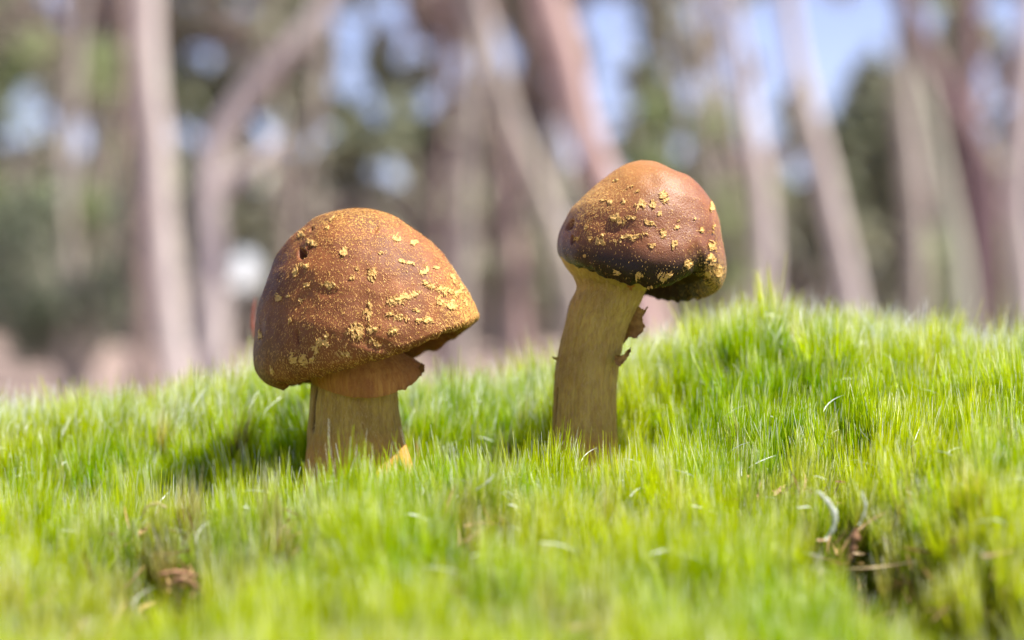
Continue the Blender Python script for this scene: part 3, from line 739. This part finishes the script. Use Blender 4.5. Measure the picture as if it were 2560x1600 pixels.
build_fuzz(cap2, b2, V2, F2, n2_, 9000, M['fibre_fine'], 21, lambda px, py: np.clip(.12 + .8 * np.clip((1500 - px) / 120, 0, 1) * np.clip((600 - py) / 60, 0, 1) + .9 * np.clip((px - 1670) / 20, 0, 1) + 1.0 * np.clip((py - 615) / 30, 0, 1) * np.clip((px - 1640) / 30, 0, 1), 0, 1), L=(.0001, .00035), w=(.00003, .00006))
build_gills(m2, b2, rim2, np.array(P(1450, 640, D0)), .0045, .001, M['gill'], 90)
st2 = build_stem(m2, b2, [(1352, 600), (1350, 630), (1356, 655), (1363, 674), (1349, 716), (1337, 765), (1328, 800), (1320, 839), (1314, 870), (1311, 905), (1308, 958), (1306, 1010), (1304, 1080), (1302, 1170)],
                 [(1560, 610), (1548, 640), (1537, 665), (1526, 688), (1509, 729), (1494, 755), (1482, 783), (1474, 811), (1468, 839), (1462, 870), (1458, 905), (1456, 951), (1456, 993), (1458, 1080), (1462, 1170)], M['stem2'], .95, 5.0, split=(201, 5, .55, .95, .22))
build_fuzz(st2[0], b2, st2[1], st2[2], st2[3], 9000, M['stem_fibre'], 22, lambda px, py: np.full(len(px), .6), L=(.0003, .0012), w=(.00003, .00006), lift=(0, .35))
# veil still joining the cap margin to the stem on its left
def veil2():
    NR, NP = 30, 160
    ph = np.linspace(math.radians(120), math.radians(330), NP)
    rows = []
    for t in np.linspace(0, 1, NR):
        rx = 96 * (1 - t) + 84 * t
        cx = 1430 * (1 - t) + 1447 * t; cy = 612 * (1 - t) + 676 * t
        rx = (1 - t) * 108 + t * 84 + 5 * math.sin(math.pi * t)
        x = cx + rx * np.cos(ph); y = cy + 12 * (np.cos(ph) + .2) * (1 - t) * 1 + 14 * t * np.cos(ph)
        jag = np.array([noise.noise(Vector((a * 9, t, 1))) for a in ph]) * (3 * t)
        rows.append(np.stack([x, y + jag, rx * .96 * np.sin(ph)], -1))
    Q = np.array(rows); W = np.stack([(Q[..., 0] - 1209.5) * U, CAM[1] + D0 + Q[..., 2] * U, CAM[2] + (756 - Q[..., 1]) * U], -1)
    idx = np.arange(NR * NP).reshape(NR, NP); F = np.stack([idx[:-1, :-1], idx[1:, :-1], idx[1:, 1:], idx[:-1, 1:]], -1).reshape(-1, 4)
    v = child('veil', mesh('veil', W.reshape(-1, 3), F), M['stem2'], m2, b2); md = v.modifiers.new('thick', 'SOLIDIFY'); md.thickness = .0002
veil2()
ragged_sheet([Z4(745, 245), Z4(800, 235), Z4(835, 255), Z4(868, 232), Z4(850, 262), Z4(828, 300), Z4(832, 345), Z4(846, 372), Z4(830, 405), Z4(800, 430), Z4(780, 448), Z4(735, 440), Z4(690, 500), Z4(700, 380)], D0 - .0005, .00014, 5, 'tatter', M['tatter'], m2, b2)
ragged_sheet([Z4(640, 560), Z4(690, 560), Z4(725, 528), Z4(748, 505), Z4(750, 540), Z4(725, 575), Z4(712, 598), Z4(690, 620), Z4(665, 640), Z4(640, 610)], D0 - .0035, .00014, 6, 'tatter', M['tatter'], m2, b2)
ragged_sheet([Z4(300, 560), Z4(262, 570), Z4(240, 582), Z4(218, 570), Z4(235, 592), Z4(262, 600), Z4(290, 590)], D0 - .001, .0002, 7, 'tatter', M['stem2'], m2, b2)
ragged_sheet([Z2(790, 1180), Z2(850, 1190), Z2(870, 1210), Z2(850, 1225), Z2(845, 1262), Z2(825, 1230), Z2(800, 1205)], D0 - .0066, .0002, 8, 'tatter', M['veil'], m2, b2)

# ------------------------------------------------------------------ small things lying in the moss
def bent_blade(name, label, cat, pts, d, wid, mat, seed=1, fold=.3):
    """a dry leaf or twig: closed tube/lens section along a traced line"""
    r = np.random.default_rng(seed); Wp = np.array([list(P(p[0], p[1], d + (p[2] if len(p) > 2 else 0))) for p in pts]); 
    c = resample(Wp, 14); base = c[0].copy(); NP = 8; rows = []
    for k in range(14):
        tdir = c[min(k + 1, 13)] - c[max(k - 1, 0)]; tdir /= np.linalg.norm(tdir); s1_ = np.cross(tdir, [0, 1, 0]); s1_ /= np.linalg.norm(s1_) + 1e-9; s2_ = np.cross(tdir, s1_)
        w_ = wid * (math.sin(math.pi * (k + .6) / 14.4) ** .6) * r.uniform(.45, 1.15)
        a = np.linspace(0, 2 * np.pi, NP, endpoint=False)
        rows.append(c[k] + np.outer(np.cos(a), s1_) * w_ / 2 + np.outer(np.sin(a), s2_) * w_ / 2 * fold)
    V = np.array(rows).reshape(-1, 3); F = [tuple(int(q) for q in f) for f in grid_faces(14, NP)] + [tuple(range(NP)), tuple(range(13 * NP, 14 * NP))]
    V = V - base; o = link(name, mesh(name, V, F), mat, label=label, category=cat); o.location = base
    return o
M['dry'] = mat_plain('pale_dry_blade', (.68, .72, .62), (.88, .90, .84), 400, .35, .35)
M['straw'] = mat_plain('straw', (.42, .30, .14), (.62, .50, .28), 400, .5, .2)
M['red'] = mat_plain('red_leaf', (.50, .16, .12), (.60, .26, .20), 400, .5, .4)
M['twig'] = mat_plain('twig', (.16, .075, .04), (.34, .18, .10), 700, .8)
bent_blade('dry_blade', 'glossy white curled dry blade standing in the foreground moss at right', 'dry leaf', [(1932, 1160), (1955, 1185), (1972, 1215), (1968, 1250), (1950, 1275)], d_at(1950, 1275) - .0025, .0007, M['dry'], 1, .25)
bent_blade('dry_blade', 'short white dry blade beside the glossy curled one, nearer the right edge', 'dry leaf', [(2035, 1160), (2045, 1200), (2030, 1240)], d_at(2030, 1240) - .0025, .0004, M['dry'], 2, .25)
bent_blade('twig', 'short reddish brown twig lying flat in the bare patch of moss lower left', 'twig', [(370, 1358), (420, 1352), (470, 1362)], d_at(370, 1358) - .0025, .0008, M['twig'], 3, 1)
bent_blade('dead_leaf', 'dark brown crumpled dead leaf under the twig in the bare patch lower left', 'dead leaf', [(385, 1395), (425, 1370), (460, 1385), (455, 1410)], d_at(385, 1395) - .0025, .0009, M['twig'], 4, .4)
bent_blade('dead_leaf', 'rusty upright dead leaf scrap in the brown hollow lower right', 'dead leaf', [(2000, 1330), (2015, 1290), (2022, 1245)], d_at(2000, 1330) - .0025, .0014, M['twig'], 5, .4)
bent_blade('straw', 'pale straw lying across the dark hollow at lower right', 'straw', [(1990, 1345), (2080, 1340), (2190, 1330), (2230, 1345)], d_at(1990, 1345) - .0025, .0003, M['straw'], 6, 1)
bent_blade('straw', 'thin pale straw slanting up through moss in front of the stems', 'straw', [(1120, 1160), (1150, 1140), (1172, 1118)], d_at(1120, 1160) - .0025, .0003, M['dry'], 7, 1)
bent_blade('red_leaf', 'tiny red leaf tip showing behind the left edge of the squat cap', 'leaf', [(601, 800, 0), (596, 760, 0), (600, 718, 0), (604, 700, 0)], .262, .0007, M['red'], 8, .4)
bent_blade('red_leaf', 'orange red blade in the moss just right of the thick stem', 'leaf', [(990, 1120), (985, 1070), (982, 1040)], .243, .0006, M['red'], 9, .4)
bent_blade('straw', 'bent straw poking from moss above the bare patch lower left', 'straw', [(335, 1225), (345, 1200), (372, 1190), (395, 1200)], d_at(335, 1225) - .0025, .0005, M['straw'], 10, 1)

# ------------------------------------------------------------------ trees behind
def smooth_path(p, n): return resample(np.array(p), n)
def tube(path, rad, NP=14, seed=0, wob=.06):
    n = len(path); rows = []
    for k in range(n):
        t = path[min(k + 1, n - 1)] - path[max(k - 1, 0)]; t = t / (np.linalg.norm(t) + 1e-9)
        a_ = np.cross(t, [0, 1, 0]); a_ /= np.linalg.norm(a_) + 1e-9; b_ = np.cross(t, a_)
        a = np.linspace(0, 2 * np.pi, NP, endpoint=False)
        rr_ = rad[k] * (1 + wob * np.array([noise.noise(Vector((math.cos(q) * 1.2 + seed, math.sin(q) * 1.2, k * .35))) for q in a]))
        rows.append(path[k] + np.outer(np.cos(a) * rr_, a_) + np.outer(np.sin(a) * rr_, b_))
    return np.array(rows).reshape(-1, 3), grid_faces(n, NP)
def leaves(centres, radii, n, size, seed, tint_c=None):
    """many single leaf blades hung in clumps"""
    r = np.random.default_rng(seed); centres = np.array(centres); radii = np.array(radii); k = r.integers(0, len(centres), n)
    v = r.normal(0, 1, (n, 3)); v /= np.linalg.norm(v, axis=1)[:, None]; v *= (r.random((n, 1)) ** .45) * np.stack([radii[k], radii[k], radii[k] * .75], -1)
    p = centres[k] + v
    ax = r.normal(0, 1, (n, 3)); ax[:, 2] -= 1.0; ax /= np.linalg.norm(ax, axis=1)[:, None]
    sd = np.cross(ax, r.normal(0, 1, (n, 3))); sd /= np.linalg.norm(sd, axis=1)[:, None]
    L = size * r.uniform(.6, 1.4, (n, 1)); w_ = L * .16
    V = np.stack([p - ax * L / 2, p + sd * w_ * .8 - ax * L * .1, p + ax * L / 2 + sd * w_ * .4, p - sd * w_ * .9], 1).reshape(-1, 3)
    F = np.arange(4 * n).reshape(n, 4)
    ct = r.random(len(centres)) if tint_c is None else tint_c
    t = np.clip(ct[k] * .7 + r.random(n) * .3, 0, 1)
    return V, F, np.repeat(t, 4)
def make_tree(name, label, pts, d, mat, crown_mat, top=9.0, branches=(), seed=0, nl=380, cr_=1.1, group='gum trees behind the moss'):
    """pts: (px, py, width) traced top to bottom; the trunk carries on down to the forest floor and up into its crown"""
    r = np.random.default_rng(seed)
    pp = [np.array(P(p[0], p[1], d)) for p in pts][::-1]; ww = [p[2] * K * d / 2 for p in pts][::-1]
    e = pp[0] - pp[1]; e /= -e[2] if abs(e[2]) > 1e-6 else 1
    gz = float(floor_z(pp[0][0], pp[0][1])) - .05
    b = pp[0] + np.array([e[0] * .6, 0, -1]) * max(pp[0][2] - gz, .05); b[2] = gz
    t = pp[-1] - pp[-2]; t = t / max(t[2], .3); H = max(top - pp[-1][2], .8)
    up = [pp[-1] + np.array([t[0] * H * f * .7 + r.normal(0, .12), r.normal(0, .2), H * f]) for f in (.35, .7, 1)]
    path = np.array([b] + pp + up); rad = np.array([ww[0] * 1.25] + ww + [ww[-1] * .85, ww[-1] * .6, ww[-1] * .2])
    seg = np.concatenate([[0], np.cumsum(np.linalg.norm(np.diff(path, axis=0), axis=1))]); q = np.linspace(0, 1, 44) * seg[-1]
    path2 = cr(seg, path, q); rad2 = np.interp(q, seg, rad)
    base = path2[0]; o = thing(name, label, 'tree', tuple(base), group)
    V, F = tube(path2, rad2, 16, seed); child('trunk', mesh('trunk', V, F), mat, o, base)
    tips = []
    for bp in branches:
        q_ = np.array([list(P(a[0], a[1], d + .02 * i)) for i, a in enumerate(bp)]); w_ = np.array([a[2] * K * d / 2 for a in bp])
        sg = np.concatenate([[0], np.cumsum(np.linalg.norm(np.diff(q_, axis=0), axis=1))]); qq = np.linspace(0, 1, 18) * sg[-1]
        V, F = tube(cr(sg, q_, qq), np.interp(qq, sg, w_), 12, seed + 3); child('branch', mesh('branch', V, F), mat, o, base); tips.append(q_[-1])
    tp = path2[-1]; hi = path2[int(len(path2) * .72)]
    for k in range(5):     # limbs of the crown
        s0 = path2[int(44 * r.uniform(.62, .92))]; a = r.uniform(0, 6.28); e_ = s0 + np.array([math.cos(a) * cr_ * 1.2, math.sin(a) * cr_ * 1.2, r.uniform(.5, 1.6)])
        mid = (s0 + e_) / 2 + r.normal(0, .15, 3); c_ = resample([s0, mid, e_], 8)
        V, F = tube(c_, np.linspace(rad2[-8], rad2[-1] * .6, 8), 8, seed + k); child('branch', mesh('branch', V, F), mat, o, base); tips += [e_, mid]
    cs = [tp] + tips; cs = [c_ + r.normal(0, .35, 3) for c_ in cs for _ in range(3)]
    V, F, T = leaves(cs, [cr_ * r.uniform(.3, .6) for _ in cs], nl, .16, seed + 9)
    me = mesh('crown', V, F, False); attr(me, 'tint', T); child('crown', me, crown_mat, o, base)
    return o
mk = make_tree
mk('gum_tree', 'tall smooth pale trunk, the straightest one, left of the forked trunk', [(346, -20, 55), (350, 70, 53), (352, 130, 50), (362, 250, 50), (372, 330, 56), (376, 480, 59), (388, 600, 61), (400, 750, 65), (414, 860, 59), (424, 930, 57)], 7.0, M['bark_pale'], M['leaf_grey'], 8, seed=31)
mk('gum_tree', 'forked pale trunk whose upper limb bends right, beside the squat cap', [(700, 100, 43), (650, 150, 50), (590, 215, 53), (530, 300, 62), (496, 370, 67), (494, 480, 64), (500, 600, 65), (502, 750, 71), (500, 900, 76)], 8.0, M['bark_pale'], M['leaf_grey'], 5.5,
   branches=[[(505, 460, 50), (560, 410, 40), (620, 370, 34), (680, 320, 26)]], seed=32)
mk('gum_tree', 'thick pinkish leaning trunk that ends behind the taller mushroom cap', [(1282, -30, 77), (1312, 70, 81), (1340, 160, 79), (1356, 240, 70), (1384, 330, 70), (1424, 430, 81), (1475, 560, 83), (1530, 760, 86)], 6.5, M['bark_pink'], M['leaf_grey'], 8, seed=33)
mk('gum_tree', 'brownish trunk with faint grey bark right of the squat cap, upright', [(1118, -20, 45), (1116, 120, 43), (1108, 260, 41), (1096, 420, 37), (1092, 600, 41), (1085, 800, 43), (1080, 900, 43)], 10, M['bark_grey'], M['leaf_grey'], 9, seed=34)
mk('gum_tree', 'thin greyish trunk slanting down to the left side of the taller stem', [(1165, 120, 34), (1200, 260, 38), (1240, 370, 42), (1285, 470, 42), (1330, 600, 45), (1370, 800, 48)], 9, M['bark_grey'], M['leaf_grey'], 6, seed=35)
mk('gum_tree', 'pale upright trunk just right of the taller mushroom cap', [(1760, 180, 26), (1775, 300, 37), (1795, 400, 44), (1803, 500, 48), (1808, 620, 50), (1806, 740, 51)], 11, M['bark_pale'], M['leaf_grey'], 6, seed=36)
mk('gum_tree', 'grey trunk leaning left at its top, meeting the ridge crest', [(1880, 130, 35), (1910, 260, 42), (1938, 370, 48), (1962, 480, 51), (1990, 600, 51), (2022, 760, 55)], 9, M['bark_pale'], M['leaf_grey'], 6.5, seed=37)
mk('gum_tree', 'broad hazy pale trunk left of the dark leaning one', [(2135, 100, 43), (2134, 250, 49), (2150, 400, 52), (2160, 520, 49), (2165, 640, 47), (2170, 800, 47)], 13, M['bark_grey'], M['leaf_green'], 8, seed=38)
mk('gum_tree', 'dark purplish brown leaning trunk near the right edge', [(2150, 20, 42), (2195, 140, 48), (2235, 220, 51), (2290, 310, 53), (2325, 400, 56), (2340, 500, 56), (2340, 620, 53), (2330, 780, 54)], 8.5, M['bark_dark'], M['leaf_green'], 7, seed=39)
mk('gum_tree', 'short dark trunk standing at the top right corner behind the leaning one', [(2285, -40, 62), (2285, 60, 62), (2288, 170, 56), (2292, 300, 54), (2300, 600, 56)], 12, M['bark_dark'], M['leaf_grey'], 7, seed=40)
mk('gum_tree', 'lichened greenish trunk between two dark gaps near the right edge', [(2215, 360, 32), (2230, 450, 44), (2250, 560, 51), (2265, 660, 56), (2272, 800, 62)], 10, M['bark_green'], M['leaf_green'], 5, seed=41)
mk('gum_tree', 'pale trunk cut by the right edge of the picture', [(2440, -20, 53), (2425, 150, 56), (2410, 330, 56), (2404, 440, 51), (2412, 560, 55), (2425, 680, 58), (2440, 840, 62)], 7.5, M['bark_pale'], M['leaf_grey'], 8, seed=42)
mk('gum_tree', 'dark reddish trunk close behind the straight pale one on the left', [(300, 60, 34), (312, 300, 40), (325, 500, 44), (336, 700, 44), (330, 900, 50)], 9, M['bark_brown'], M['leaf_dark'], 7, seed=43)
mk('gum_tree', 'dim brown trunk far left standing in dark foliage', [(150, 380, 24), (158, 500, 29), (170, 660, 37), (176, 900, 42)], 12, M['bark_grey'], M['leaf_dark'], 5, seed=44)
mk('gum_tree', 'dim dark trunk between the forked tree and the squat cap top', [(1050, 330, 24), (1040, 450, 28), (1045, 600, 30), (1050, 800, 34)], 12, M['bark_dark'], M['leaf_grey'], 6, seed=45)
mk('gum_tree', 'faint pinkish trunk between the squat cap and the taller stem', [(1200, 420, 25), (1215, 560, 30), (1222, 700, 33), (1226, 860, 37)], 13, M['bark_pink'], M['leaf_grey'], 7, seed=46)

def bush(name, label, px, py0, d, wid, mat, seed, n=2200, group='bushes of the undergrowth'):
    r = np.random.default_rng(seed); c = np.array(P(px, py0, d)); gz = float(floor_z(c[0], c[1])); base = np.array([c[0], c[1], gz - .03])
    o = thing(name, label, 'bush', tuple(base), group); W_ = wid * K * d / 2; H = c[2] - gz; cs = []
    for k in range(9):
        a = r.uniform(0, 6.28); e_ = base + np.array([math.cos(a) * W_ * .8, math.sin(a) * W_ * .6, H * r.uniform(.45, 1)]); cs += [e_, base * .45 + e_ * .55]
        V, F = tube(resample([base, (base + e_) / 2 + r.normal(0, .08, 3), e_], 7), np.linspace(.03, .008, 7), 6, k); child('stem', mesh('stem', V, F), M['bark_grey'], o, base)
    V, F, T = leaves(cs, [W_ * r.uniform(.28, .5) for _ in cs], n, .13, seed + 1); me = mesh('foliage', V, F, False); attr(me, 'tint', T); child('foliage', me, mat, o, base)
bush('bush', 'dark green bush filling the gap left of the straight pale trunk', 170, 480, 12, 420, M['leaf_dark'], 61, 2000)
bush('bush', 'low dark bush just behind the top left of the squat cap', 730, 650, 14, 170, M['leaf_dark'], 62, 1100)
bush('bush', 'mid green bush rising above the taller mushroom cap', 1660, 260, 16, 330, M['leaf_green'], 63, 4200)
bush('bush', 'low green bush beside the lichened trunk near the right edge', 2290, 560, 14, 260, M['leaf_green'], 64, 2600)
bush('bush', 'tall mid green bush reaching into the top left corner', 130, 60, 15, 360, M['leaf_green'], 66, 2600)
bush('bush', 'grey green bush between the upright brown trunk and the pinkish one', 1190, 330, 17, 300, M['leaf_grey'], 65, 3200)

# far wood: thin trunks and foliage that read as one mass
def far_wood():
    r = np.random.default_rng(77); Vs = []; Fs = []; Ts = []; off = 0
    # voids where the sky comes through, as open pockets in the wood
    GAPS = [(580, 632, 50), (830, 90, 38), (925, 30, 40), (830, 195, 34), (20, 310, 50), (40, 235, 45), (470, 10, 30), (1440, 50, 70), (1470, 110, 50), (1820, 110, 60), (1760, 60, 55), (1960, 215, 45), (1930, 150, 40), (2080, 25, 60),
            (1780, 300, 60), (2330, 190, 60), (2340, 240, 40), (1850, 160, 40), (1920, 20, 60), (2000, 70, 60), (1880, 400, 35), (1440, 300, 30), (540, 240, 30), (230, 570, 28), (30, 600, 34), (2390, 40, 60), (2180, 40, 60), (1960, 120, 60), (600, 120, 24), (30, 500, 24), (2340, 330, 40), (2380, 420, 30)]
    gc = np.array([list(P(a, b, 20.)) for a, b, c in GAPS]); gr = np.array([c * 1.2 * K * 20. for a, b, c in GAPS])
    N = 125000
    y = r.uniform(18.9, 20.7, N); x = r.uniform(-.42, .42, N) * (y + .2); z = 5.4 * r.random(N) ** 1.15
    nz = np.array([noise.noise(Vector((a * .5, b * .3, c * .5))) * .5 + noise.noise(Vector((a * 2.3, b * .2, c * 2.1))) * .9 for a, b, c in zip(x, y, z)])
    right = np.clip((x + 1) / 6, 0, 1)
    dens = np.clip(.80 + nz * 2.1 + np.clip((2.6 - z) * .25, -.16, .5) - .14 * right * np.clip((z - 2.0) / 1.5, 0, 1), 0.02, 1) ** 1.4
    k = r.random(N) < dens
    q = np.stack([x, z], -1); 
    for c, g in zip(gc, gr): k &= ((q[:, 0] - c[0]) ** 2 + (q[:, 1] - c[2]) ** 2) > (g * (1 + .2 * nz)) ** 2
    x, y, z, nz = x[k], y[k], z[k], nz[k]; n = len(x); p = np.stack([x, y, z + floor_z(x, y) * .0], -1)
    ax = r.normal(0, 1, (n, 3)); ax[:, 2] -= .8; ax /= np.linalg.norm(ax, axis=1)[:, None]
    sd = np.cross(ax, r.normal(0, 1, (n, 3))); sd /= np.linalg.norm(sd, axis=1)[:, None]; L = r.uniform(.14, .36, (n, 1)); w_ = L * .26
    V = np.stack([p - ax * L / 2, p + sd * w_ - ax * L * .1, p + ax * L / 2, p - sd * w_], 1).reshape(-1, 3)
    t = np.clip(.5 + 1.2 * np.array([noise.noise(Vector((a * .9, c * .9, 5))) for a, c in zip(x, z)]) + r.normal(0, .12, n), 0, 1)
    low = np.clip((2.0 - z) / 1.6, 0, 1); t = t * (1 - low) + (.62 + .26 * t) * low
    me = mesh('wood', V, np.arange(4 * n).reshape(n, 4), False); attr(me, 'tint', np.repeat(t, 4))
    print('far leaves', n)
    link('far_foliage', me, M['wood'], kind='stuff', label='soft grey green mass of foliage filling the wood far behind', category='foliage')
    Vs = []; Fs = []; off = 0; T = []
    for k in range(85):
        for _try in range(12):
            yy = r.uniform(13, 38); xx = r.uniform(-.40, .40) * yy; gz = float(floor_z(xx, yy)) - .1; H = r.uniform(5, 12); lean = r.normal(0, .16)
            clear = True
            for (a, b, c) in GAPS:
                q = P(a, b, yy + .23)
                if abs(xx + lean * (q.z - gz) - q.x) < c * K * yy * .8: clear = False
            if clear: break
        c_ = resample([[xx, yy, gz], [xx + lean * H * .5 + r.normal(0, .1), yy, gz + H * .5], [xx + lean * H, yy, gz + H]], 8); R0 = r.uniform(.015, .045) * (1 + .4 * (yy > 24))
        v, f = tube(c_, np.linspace(R0, R0 * .4, 8), 6, k); Vs.append(v); Fs.append(f + off); off += len(v); T.append(np.full(len(v), r.random()))
    me = mesh('far_trunks', np.concatenate(Vs), np.concatenate(Fs)); attr(me, 'tint', np.concatenate(T))
    link('far_trunks', me, M['far_bark'], kind='stuff', label='crowd of thin grey and pink trunks blurred deep in the wood', category='tree trunks')
g = NT('wood_leaf'); c = g.ramp(g.attr('tint'), [(0, (.38, .41, .27)), (.3, (.46, .47, .33)), (.55, (.52, .52, .38)), (.8, (.56, .52, .44)), (1, (.54, .44, .40))]); M['wood'] = g.leafy(c, c, .5, .55, .35)
g = NT('far_bark'); c = g.ramp(g.attr('tint'), [(0, (.16, .11, .10)), (.35, (.36, .30, .26)), (1, (.50, .45, .40))]); M['far_bark'] = g.done(g.princ(c, .8, .3))
far_wood()
